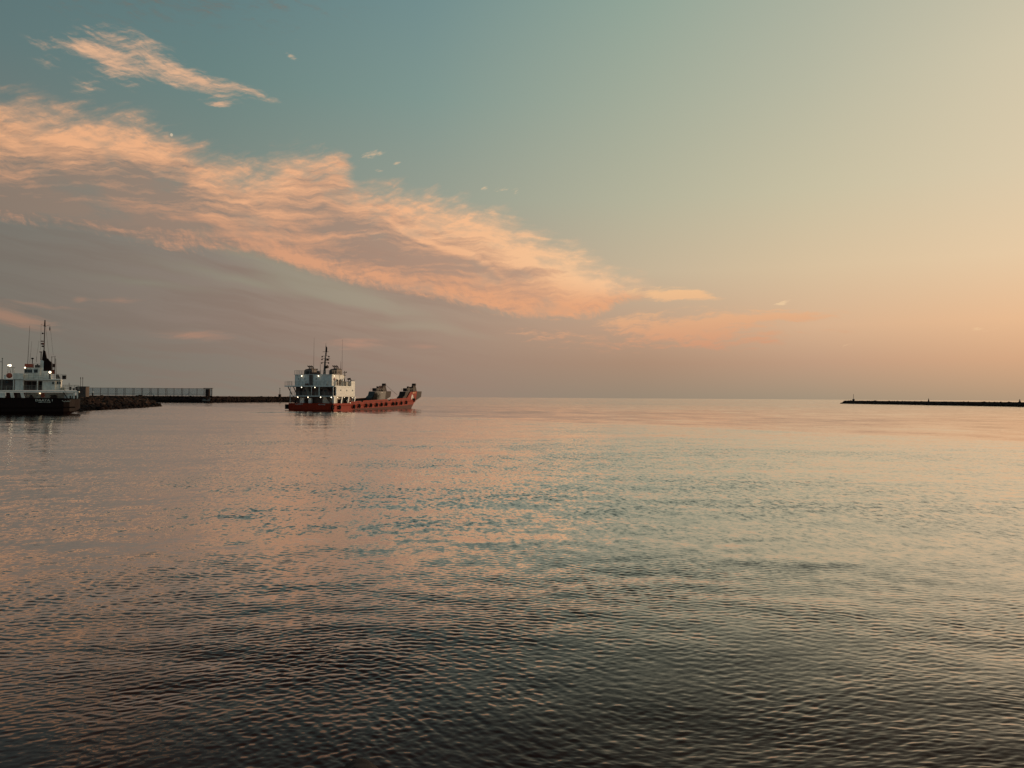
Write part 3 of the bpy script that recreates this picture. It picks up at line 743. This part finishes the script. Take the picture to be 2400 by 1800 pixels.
# main deck level
bxs(-260,1180,1172,1204,-.05,BW).build('deck_slab', 'white', SA)
bxs(-200,98,1204,1290,.02,.4).build('side_wall', 'white', SA)
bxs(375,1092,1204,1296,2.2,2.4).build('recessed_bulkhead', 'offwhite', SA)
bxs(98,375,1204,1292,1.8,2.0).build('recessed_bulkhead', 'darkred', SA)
for X in (255,):
    bxs(X,X+60,1215,1290,1.6,1.78).build('door', 'brown', SA)
for Xb, Xt in ((98,92),(235,205),(385,350)):
    a0, z0 = sz(Xb, 1292); a1, z1 = sz(Xt, 1204)
    MB().prism([(a0,z0),(a0+.62,z0),(a1+.5,z1),(a1-.1,z1)], -.02, .22, 'x').build('side_frame', 'white', SA)
bxs(962,1092,1212,1296,.7,.9).build('stair_screen', 'white', SA)
for X in (560,655,742):
    a, z = sz(X,1248); f = B().torus((2.15,a,z),.15,.05,(1,0,0),12,5).build('porthole', 'offwhite', SA)
    B().tube((2.19,a,z),(2.12,a,z),.13,seg=10).build('pane', 'glass', f)
a, z = sz(630,1238); B().box(1.9,2.18,a-.25,a+.3,z-.55,z+.35).build('hose_box', 'ring', SA)
st0, st1 = sz(950,1204), sz(1010,1300)
def stairA(X0,Y0,X1,Y1,d,w,m,n=8):
    p = Vector((d, *sz(X0,Y0))); q_ = Vector((d, *sz(X1,Y1))); o = B()
    for s_ in (0, w):
        e = Vector((s_,0,0)); o.tube(p+e, q_+e, .1, seg=4).tube(p+e+Vector((0,0,.8)), q_+e+Vector((0,0,.8)), .035, seg=4)
    st = o.build('stair', m, SA)
    for k in range(n):
        c = p.lerp(q_, (k+.5)/n); B().box(c.x,c.x+w,c.y-.14,c.y+.14,c.z-.02,c.z+.03).build('step', m, st)
stairA(945,1204,1008,1298,.25,.7,'dgrey')
bxs(1095,1120,1204,1296,.1,.3).build('stanchion', 'white', SA)
bxs(1150,1168,1204,1296,.1,.3).build('stanchion', 'white', SA)
a, z = sz(805,1290); B().box(.6,1.6,a-.6,a+.7,z-.1,z+.35).tube((1.1,a-.5,z+.45),(1.1,a+.6,z+.45),.25,seg=8).build('mooring_winch', 'dgrey', SA)
a, z = sz(470,1290); B().box(.5,1.3,a-.4,a+.5,z-.1,z+.3).ball((.9,a,z+.4),.3).build('mooring_bitt', 'dgrey', SA)
a, z = sz(1075,1290); B().tube((.4,a-.2,z-.1),(.4,a-.2,z+.5),.12,seg=6).tube((.4,a+.3,z-.1),(.4,a+.3,z+.5),.12,seg=6).build('mooring_bitt', 'dgrey', SA)
# second level
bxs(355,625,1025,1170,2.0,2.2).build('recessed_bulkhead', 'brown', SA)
for X0,X1 in ((400,455),(475,530),(575,612)):
    bxs(X0,X1,1040,1160,1.9,1.99).build('door', 'dgrey', SA)
bxs(628,816,1030,1168,.5,5.5).build('deckhouse_block', 'white', SA)
bxs(818,900,1030,1168,.9,7.5).build('deckhouse_block', 'white', SA)
for X in (775,842,880):
    bxs(X,X+26,1045,1082,.42 if X < 800 else .83,.49 if X < 800 else .89).build('window', 'glass', SA)
bxs(355,905,1002,1024,-.05,8.5).build('deck_slab', 'white', SA)
bxs(552,568,1024,1170,.05,.25).build('stanchion', 'white', SA)
for X0, X1 in ((358,552),(568,626),(360,552)): pass
def railA(X0, X1, Yb, h, d, m='rail', bars=3, step=1.1, r=.035, name='rail'):
    a, z = sz(X0, Yb); b, _ = sz(X1, Yb)
    MB().rail([(d,a,z),(d,b,z)], h, bars, r, step).build(name, m, SA)
railA(358,626,1168,.95,.05)
railA(885,1175,1170,1.1,.05,step=.7); railA(885,1175,1170,1.1,6,step=.9)
railA(-150,205,1170,.9,.05)
bxs(890,960,1128,1170,1.5,2.5).build('deck_box', 'offwhite', SA)
for X in (850,880,1050,1098,1140):
    a, z = sz(X,1170); B().box(1.0,1.6,a-.18,a+.2,z,z+random.uniform(.4,.9)).build('vent', 'dgrey', SA)
a, z = sz(1025,1170); B().tube((2,a,z),(2,a,z+1.6),.05,seg=5).build('light_pole', 'dgrey', SA)
# port block and bridge wing
bxs(243,355,1010,1168,.3,5).build('deckhouse_block', 'white', SA)
bxs(205,355,917,1009,.0,5).build('wing_bulwark', 'white', SA)
bxs(75,204,1000,1012,.3,3).build('bridge_wing', 'white', SA)
bxs(75,100,940,1000,.35,.6).build('wing_panel', 'white', SA)
a, z = sz(150,952); bo = B().ball((.3,a,z),.56,12,(.5,1,1)).build('searchlight_housing', 'ring', SA, smooth=True)
a, z = sz(235,1030)
for X in (205,232): bxs(X,X+14,1012,1168,.35,.5).build('stanchion', 'white', SA)
bxs(30,200,1002,1168,3.0,6).build('deckhouse_block', 'brown', SA)
bxs(80,120,1030,1060,2.9,2.99).build('window', 'glass', SA)
bxs(-180,28,1000,1168,2.5,6).build('deckhouse_block', 'brown', SA)
for X in (20,60,130,180,260,320): 
    a, z = sz(X,1168); B().tube((.9,a,z),(.9,a,z+.7),.16,seg=7).build('deck_vent', 'dgrey', SA)
# lamp gantry over the wing
g = B()
for X0,X1 in ((120,130),(165,145),(195,190),(215,208)):
    p = (1.0,*sz(X0,915)); q_ = (1.0,*sz(X1,828)); g.tube(p,q_,.05,seg=5)
g.tube((1.0,*sz(115,828)),(1.0,*sz(230,828)),.05,seg=5)
g.build('lamp_gantry', 'rail', SA)
for X,Y,r_ in ((158,800,.33),(130,799,.2),(372,833,.22),(738,902,.33)):
    l = B().box(.78,1.1,sz(X,Y)[0]-.2,sz(X,Y)[0]+.2,sz(X,Y)[1]-.1,sz(X,Y)[1]+.12).build('floodlight', 'dgrey', SA)
    B().ball((.62,*sz(X,Y)),r_*.68,10).build('bulb', 'lamp', l)
B().tube((.9,*sz(733,925)),(.9,*sz(733,1000)),.09,seg=6).build('light_pole', 'dgrey', SA)
lamp0 = B().box(2.0,2.2,*sorted((sz(580,1206)[0],sz(600,1206)[0])),*sorted((sz(0,1215)[1],sz(0,1206)[1]))).build('ceiling_lamp', 'lampdim', SA)
# wheelhouse
bxs(357,590,830,1001,1.2,6.5).build('wheelhouse', 'white', SA)
bxs(352,612,828,838,1.1,6.7).build('wheelhouse_roof', 'white', SA)
for X0,X1 in ((362,410),(414,440),(444,472),(500,555)):
    bxs(X0,X1,856,908,1.12,1.19).build('window', 'glass', SA)
bxs(360,484,772,827,1.5,4).build('roof_locker', 'ring', SA)
railA(357,640,1001,1.1,.1,step=.8); railA(484,600,828,.8,1.3,step=.7); railA(760,905,1001,1.05,.1,step=.6)
for X,h in ((520,.9),(545,1.2),(570,.8)):
    a, z = sz(X,828); B().box(2,2.4,a-.15,a+.15,z,z+h*.6).build('roof_box', 'dgrey', SA)
a, z = sz(470,770); B().tube((2,a,z),(2,a,z+.95),.07,seg=6).ball((2,a,z+1.1),.27,10,(1,1,.7)).build('dome_antenna', 'dgrey', SA)
# funnel and casing
a0 = [sz(*p) for p in ((590,722),(612,716),(640,735),(640,882),(757,882),(757,1001),(590,1001))]
MB().prism(a0, 1.4, 4.0, 'x').build('funnel_casing', 'white', SA)
a0 = [sz(*p) for p in ((628,570),(654,575),(684,705),(700,690),(712,715),(752,745),(754,880),(642,880),(642,733),(612,714))]
MB().prism(a0, 1.35, 4.05, 'x').build('funnel', 'black', SA)
bxs(592,602,600,716,2.2,2.4).build('funnel_pipe', 'dgrey', SA)
a, z = sz(590,592); B().ball((2.3,a,z),.2,8,(1,1.6,.5)).build('vent_cowl', 'dgrey', SA)
# mast on the funnel
mt = B().tube((2.6,*sz(636,575)),(2.6,*sz(642,200)),.1,.08,8).tube((2.6,*sz(641,205)),(2.6,*sz(643,108)),.17,.1,8).build('mast', 'dgrey', SA)
B().tube((2.6,*sz(586,172)),(2.6,*sz(640,200)),.035,seg=4).tube((2.6,*sz(640,205)),(2.6,*sz(722,178)),.035,seg=4).build('yardarm', 'dgrey', mt)
for X,Y,r_ in ((612,310,.18),(605,428,.2),(615,468,.22),(620,505,.18)):
    B().ball((2.6,*sz(X,Y)),r_,8,(1,1.7 if Y != 310 else 1,.6 if Y == 428 else 1)).tube((2.6,*sz(X,Y)),(2.6,*sz(640,Y+8)),.05,seg=4).build('navigation_light', 'darkred' if Y in (428,468) else 'dgrey', mt)
a0 = [sz(*p) for p in ((716,195),(722,225),(725,262),(712,270),(708,240))]
MB().prism(a0, 2.56, 2.6, 'x').build('flag', 'dgrey', mt)
for a_, b_ in (((655,205),(715,680)),((722,200),(775,640)),((586,175),(584,560)),((520,720),(560,420))):
    B().tube((2.7,*sz(*a_)),(2.7,*sz(*b_)),.022,seg=4).build('stay_wire', 'dgrey', mt)
for (x0,y0),(x1,y1),r_ in (((400,770),(421,195),.05),((430,760),(455,430),.03),((590,715),(590,600),.05),((530,750),(532,650),.03)):
    B().tube((2.2,*sz(x0,y0)),(2.2,*sz(x1,y1)),r_,r_*.5,5).build('whip_antenna', 'dgrey', SA)
# after mast and lattice
lm = B()
for X in (762,800): lm.tube((3,*sz(X,930)),(3,*sz(X,665 if X > 780 else 760)),.055,seg=5)
lm.tube((3,*sz(825,940)),(3,*sz(812,690)),.045,seg=5)
for k in range(9): lm.tube((3,*sz(762,915-k*18)),(3,*sz(802,915-k*18)),.04,seg=4)
lm.tube((3,*sz(740,668)),(3,*sz(815,655)),.04,seg=4)
lm.build('ladder_mast', 'dgrey', SA)
B().tube((3.2,*sz(752,760)),(3.2,*sz(752,655)),.05,seg=5).build('light_pole', 'dgrey', SA)
bxs(768,805,770,820,3.1,3.6).build('equipment_box', 'darkred', SA)
bxs(762,800,860,925,3.1,3.8).build('equipment_box', 'ring', SA)
a0 = [sz(*p) for p in ((828,938),(868,936),(892,998),(828,998))]
MB().prism(a0, .6, 2.2, 'x').build('davit_housing', 'brown', SA)
bxs(922,978,950,1002,.4,1.6).build('liferaft_box', 'dgrey', SA)
B().path([(.5,*sz(905,940)),(.5,*sz(985,942)),(.5,*sz(983,1004)),(.5,*sz(925,1006))],.05,5).build('raft_frame', 'rail', SA)
B().tube((2,*sz(35,1168)),(2,*sz(35,700)),.09,.07,7).tube((2,*sz(0,740)),(2,*sz(40,745)),.06,seg=5).ball((2,*sz(36,692)),.14).build('light_pole', 'rail', SA)
# lettering on the near quarter
def letterA(txt, X, Y, size, width):
    a, z = sz(X, Y); return lettering(SA, txt, (-.09,a,z), (R(90),0,-R(90)), size, width=width)
letterA('DAAYA 1', 665, 1335, .62, (775-560)*K)
letterA('ABU DHABI', 668, 1356, .30, (745-590)*K)
ar = B()
def stroke(pts, w=.045):
    for p, q_ in zip(pts, pts[1:]): ar.tube((-.09,*sz(*p)),(-.09,*sz(*q_)),w,seg=4)
stroke([(930,1318),(935,1332),(950,1338)]); stroke([(950,1338),(972,1338),(980,1328),(988,1338),(1000,1342),(1012,1330),(1020,1342),(1036,1342),(1048,1336),(1052,1322)]); stroke([(1028,1336),(1030,1322)]); stroke([(965,1348),(972,1349)]); stroke([(1005,1318),(1010,1318)]); 
ar.build('arabic_lettering', 'text', SA)

# ================================================================== breakwaters and quay
def rock_mesh(seed, m):
    r = random.Random(seed); bm = bmesh.new()
    for k in range(17):
        v = Vector((r.gauss(0,1), r.gauss(0,1), r.gauss(0,1))).normalized()
        v = Vector((v.x*.62, v.y*.5, v.z*.42))*r.uniform(.85,1.15); bm.verts.new(v)
    res = bmesh.ops.convex_hull(bm, input=bm.verts)
    bmesh.ops.delete(bm, geom=[g for g in res['geom_interior'] if isinstance(g, bmesh.types.BMVert)], context='VERTS')
    bmesh.ops.recalc_face_normals(bm, faces=bm.faces)
    me = bpy.data.meshes.new('rock'); bm.to_mesh(me); bm.free(); me.materials.append(M[m]); return me
RM = [rock_mesh(i, 'rock') for i in range(7)]; RP = [rock_mesh(20+i, 'rock2') for i in range(4)]; RD = [rock_mesh(40+i, 'rockd') for i in range(5)]
def offset_poly(poly, d):
    n = len(poly); out_ = []
    area = sum(poly[i][0]*poly[(i+1)%n][1]-poly[(i+1)%n][0]*poly[i][1] for i in range(n))/2
    sg = 1 if area > 0 else -1
    for i in range(n):
        p0, p1, p2 = Vector(poly[i-1]), Vector(poly[i]), Vector(poly[(i+1)%n])
        e1, e2 = (p1-p0).normalized(), (p2-p1).normalized()
        nn = (Vector((-e1.y,e1.x))+Vector((-e2.y,e2.x)))
        nn = nn.normalized()/max(.5, math.cos(e1.angle(e2)/2)) if nn.length > 1e-6 else Vector((0,0))
        out_.append(tuple(p1+nn*d*sg))
    return out_
def mound(name, poly, slope, z, m, parent):
    top = offset_poly(poly, slope); mb = B()
    low = offset_poly(poly, -1.5)
    secs = [[(x,y,-1.5) for x,y in low], [(x,y,0) for x,y in poly], [(x,y,z) for x,y in top]]
    mb.loft(secs); return mb.build(name, m, parent)
def shore_rocks(parent, line, n, slope, z, size, seed, first300=True, jit=.25):
    """rocks scattered over the sloping face along a shoreline; line: list of (x, y), land to its left side"""
    r = random.Random(seed); segs = []; tot = 0
    for p, q_ in zip(line, line[1:]):
        p, q_ = Vector(p), Vector(q_); L = (q_-p).length; segs.append((p, q_, L)); tot += L
    res = []
    for k in range(n):
        tt_ = r.uniform(0, tot)
        for p, q_, L in segs:
            if tt_ <= L: break
            tt_ -= L
        e = (q_-p).normalized(); nrm_ = Vector((-e.y, e.x)); f_ = r.uniform(-.04, 1.0)
        pos_ = p+e*tt_+nrm_*(f_*slope); zz = f_*z+r.uniform(-.1,.25)*size
        s_ = size*r.uniform(.6,1.35)
        res.append((Vector((pos_.x, pos_.y, zz)), s_, f_, r.random(), r.uniform(0,6.28), r.uniform(-.5,.5), r.uniform(-.4,.4)))
    return res
def place_rocks(parent, rocks, as_parts):
    if as_parts:
        for p, s_, f_, u, a, b_, c_ in rocks:
            pool = RD if f_ < .36 else (RP if u < .22 else RM)
            o = bpy.data.objects.new('rock', pool[int(u*977) % len(pool)]); C.objects.link(o); o.parent = parent
            o.location = p; o.scale = (s_*1.25, s_, s_); o.rotation_euler = (b_, c_, a)
    else:
        for mname, pool, cond in (('rockd', RD, lambda f_, u: f_ < .36), ('rock', RM, lambda f_, u: f_ >= .36)):
            V, Fc = [], []
            for p, s_, f_, u, a, b_, c_ in rocks:
                if not cond(f_, u): continue
                me = pool[int(u*977) % len(pool)]
                Mx = Matrix.Translation(p) @ Matrix.Rotation(a,4,'Z') @ Matrix.Rotation(b_,4,'X') @ Matrix.Diagonal((s_*1.25,s_,s_,1))
                base = len(V); V += [tuple(Mx @ v.co) for v in me.vertices]; Fc += [tuple(base+i for i in f.vertices) for f in me.polygons]
            me = bpy.data.meshes.new('small_rocks'); me.from_pydata(V, [], Fc); me.materials.append(M[mname])
            o = bpy.data.objects.new('small_rocks', me); C.objects.link(o); o.parent = parent; o['kind'] = 'stuff'
# near rock mound
BM_ = thing('rock_mound', 'near mound of loose brown boulders beside the black ship, sloping down into the water', 'breakwater')
near = [(-210,186),(-150,190),(-111.5,198),(-117,225),(-125,262),(-133.5,294),(-140,300),(-152,292),(-165,300),(-215,420),(-260,440),(-320,300)]
mound('core', near, 5.2, 3.3, 'rockd', BM_)
land = shore_rocks(BM_, [(-111.5,198),(-117,225),(-125,262),(-133.5,294)], 264, 5.6, 3.35, 1.5, 3)
land += shore_rocks(BM_, [(-133.5,294),(-140,300)], 14, 5.0, 2.4, 1.5, 5)
land += shore_rocks(BM_, [(-119,196.5),(-111.5,198)], 20, 5.0, 3.3, 1.5, 8)
land = [q_ for q_ in land if not (q_[0].y > 284 and q_[0].z > (297-q_[0].y)*.28+.8)]
place_rocks(BM_, land, True)
place_rocks(BM_, shore_rocks(BM_, [(-111.5,198),(-117,225),(-125,262),(-133,290)], 800, 5.8, 3.4, .9, 9), False)
# far quay with stone revetment
FQ = thing('stone_quay', 'far stone quay with a rough boulder face, under the wire fence', 'breakwater')
quay = [(-262,452),(-218,453),(-178,455),(-170,490),(-149,543),(-146,549),(-152,556),(-166,552),(-192,500),(-205,490),(-262,490)]
mound('core', quay, 3.6, 3.55, 'rockd', FQ)
top = offset_poly(quay, 3.7); mb = B(); mb.loft([[(x,y,3.55) for x,y in top],[(x,y,3.78) for x,y in top]]); mb.build('coping', 'rockd', FQ)
place_rocks(FQ, shore_rocks(FQ, [(-218,453),(-178,455),(-170,490),(-149,543),(-146,549)], 1000, 3.6, 3.5, 1.1, 12), False)
sl_ = [(-181.5,453.6),(-177.2,454.2),(-179,459.4),(-183.2,458.9)]
B().loft([[(x,y,.9 if i < 2 else 2.9) for i,(x,y) in enumerate(sl_)],[(x,y,1.15 if i < 2 else 3.15) for i,(x,y) in enumerate(sl_)]]).build('concrete_slipway', 'conc', FQ)
# right hand breakwater
RB = thing('rock_breakwater', 'long low dark rock breakwater at the right with a beacon on its tip', 'breakwater')
rbp = [(338,796),(340,740),(343,636),(347,525),(351,420),(356,250),(380,250),(375,420),(366,640),(358,796),(348,801)]
mound('core', rbp, 5.0, 3.15, 'rockd', RB)
place_rocks(RB, shore_rocks(RB, [(356,250),(351,420),(347,525),(343,636),(340,740),(338,796)][::-1], 2200, 5.4, 3.05, 1.0, 21), False)
place_rocks(RB, shore_rocks(RB, [(338,796),(348,801)][::-1], 40, 5.4, 3.0, 1.3, 22), False)

# fence on the quay
FE = thing('wire_fence', 'tall grey wire mesh fence on posts along the far quay, braced in two places', 'fence')
kx = 462/FPX
posts = [217.6,236,253.5,271.5,290.5,311.6,331.6,351.6,369,388.7,408,425.6,443.3,462,478.5,497.3]
fx = [(p-1200)*kx for p in posts]; fx = [fx[0]-8.8, fx[0]-4.4]+fx
pm = B().box(-.085,.085,-.1,.1,0,4.75).build('post', 'dgrey', FE); pm.location = (fx[0],462,3.8)
def cpost(x, y=462, s=1.0):
    o = child(pm, FE); o.location = (x,y,3.8); o.scale = (1,1,s)
for i, x in enumerate(fx[1:]): cpost(x); 
for i in (5,6,7,8,9,10,11,13): cpost(fx[i]+.75)
x0 = fx[0]
for i, (a, b) in enumerate(zip(fx, fx[1:])):
    w = b-a
    pn = B().box(.13,w-.13,-.02,.02,.25,4.55).build('mesh_panel', 'mesh', FE); pn.location = (a,462,3.8)
B().tube((fx[0],462,8.45),(fx[-1],462,8.45),.07,seg=5).build('top_rail', 'dgrey', FE)
B().tube((fx[0],462,5.0),(fx[-1],462,5.0),.045,seg=5).build('bottom_rail', 'dgrey', FE)
for i in (9, 14):
    for s_ in (-1, 1):
        B().tube((fx[i]+.3,462.1,6.3),(fx[i]+.3+s_*2.4,462.1,3.8),.09,seg=5).build('brace', 'dgrey', FE)
gt = B().box(-1.0,1.0,-1,1,0,4.3).build('gate_cabin', 'dgrey', FE); gt.location = ((488.5-1200)*kx,461.2,3.8)
cpost((498-1200)*kx, 461)
B().box((478.5-1200)*kx,(498.5-1200)*kx,460.9,463,8.5,8.72).build('gate_lintel', 'dgrey', FE)

# ribbed container at the fence's landward end, its two poles, and a bollard lamp
CT = thing('shipping_container', 'brown ribbed metal container at the left end of the wire fence', 'container', (-118.0,213,3.65), R(8))
B().box(-1.25,1.05,-1.2,1.2,0,2.7).build('body', 'brown', CT)
for k in range(9): B().box(-1.2+k*.27,-1.2+k*.27+.12,-1.27,-1.2,.15,2.55).build('rib', 'brown', CT)
B().box(-1.3,1.1,-1.25,1.25,2.7,2.85).build('roof', 'dgrey', CT)
for i, (x, h, l) in enumerate(((-121.6,5.9,'thin dark pole behind the container, the left one of two'),(-121.0,5.9,'thin dark pole behind the container, the right one of two'))):
    o = thing('lamp_post', l, 'pole', (x,218,3.5), 0, 'poles behind the container')
    B().tube((0,0,0),(0,0,h-.8),.07,.05,6).build('pole', 'dgrey', o); B().tube((0,0,h-.8),(0,0,h-.2),.1,.07,6).build('lamp_head', 'dgrey', o)
bl = thing('quay_bollard', 'short black post with a white cap standing on the near rock mound', 'bollard', (-130.6,241,3.5))
B().tube((0,0,0),(0,0,1.35),.2,.19,10).build('post', 'black', bl); B().tube((0,0,1.35),(0,0,1.75),.2,.13,10).build('cap', 'white', bl)

def beacon(label, loc, h, w):
    o = thing('harbour_beacon', label, 'beacon', loc, 0, 'beacons on the breakwaters')
    B().box(-w,w,-w,w,0,1.8).build('base', 'dgrey', o)
    p = B().tube((0,0,1.8),(0,0,h-.6),.22,.12,8).tube((0,0,h-.6),(0,0,h),.3,.2,8).build('pole', 'dgrey', o)
    B().tube((-.5,0,h*.72),(.5,0,h*.72),.06,seg=5).build('crossbar', 'dgrey', p)
beacon('slim beacon mast on a dark block at the end of the far stone quay', (-157.5,525,3.6), 6.2, .75)
beacon('slim beacon mast on the tip of the right hand breakwater', (343.5,778,3.0), 6.6, .8)
for lb, loc, h in (('small dark cone marker midway along the right breakwater', (349.0,648,3.1), 2.6), ('small dark cone marker on the right breakwater, nearest the frame edge', (352.5,537,3.1), 2.1)):
    o = thing('cone_marker', lb, 'marker', loc, 0, 'cone markers on the right breakwater')
    B().tube((0,0,0),(0,0,h*.75),.75,.22,8).build('cone', 'dgrey', o); B().ball((0,0,h*.85),.3,8).build('topmark', 'dgrey', o)

# dark rock breaking the surface right below the quay
bm = bmesh.new(); bmesh.ops.create_icosphere(bm, subdivisions=4, radius=1)
for v in bm.verts:
    n_ = noise.noise(v.co*1.3+Vector((3,1,4)))*.35+noise.noise(v.co*4.1)*.10+noise.noise(v.co*11)*.03
    v.co = Vector((v.co.x*.43*(1+n_), v.co.y*.5*(1+n_), v.co.z*.30*(1+n_)))
me = bpy.data.meshes.new('shore_rock'); bm.to_mesh(me); bm.free(); me.materials.append(mat('wet_black_rock', (.008,.003,.0025), .7, scale=6, spec=.2))
me.polygons.foreach_set('use_smooth', [True]*len(me.polygons))
o = bpy.data.objects.new('shore_rock', me); C.objects.link(o); o.location = (-1.56,8.42,-.11)
o['label'] = 'dark wet rock just breaking the surface at the bottom edge, nearest the viewer'; o['category'] = 'rock'
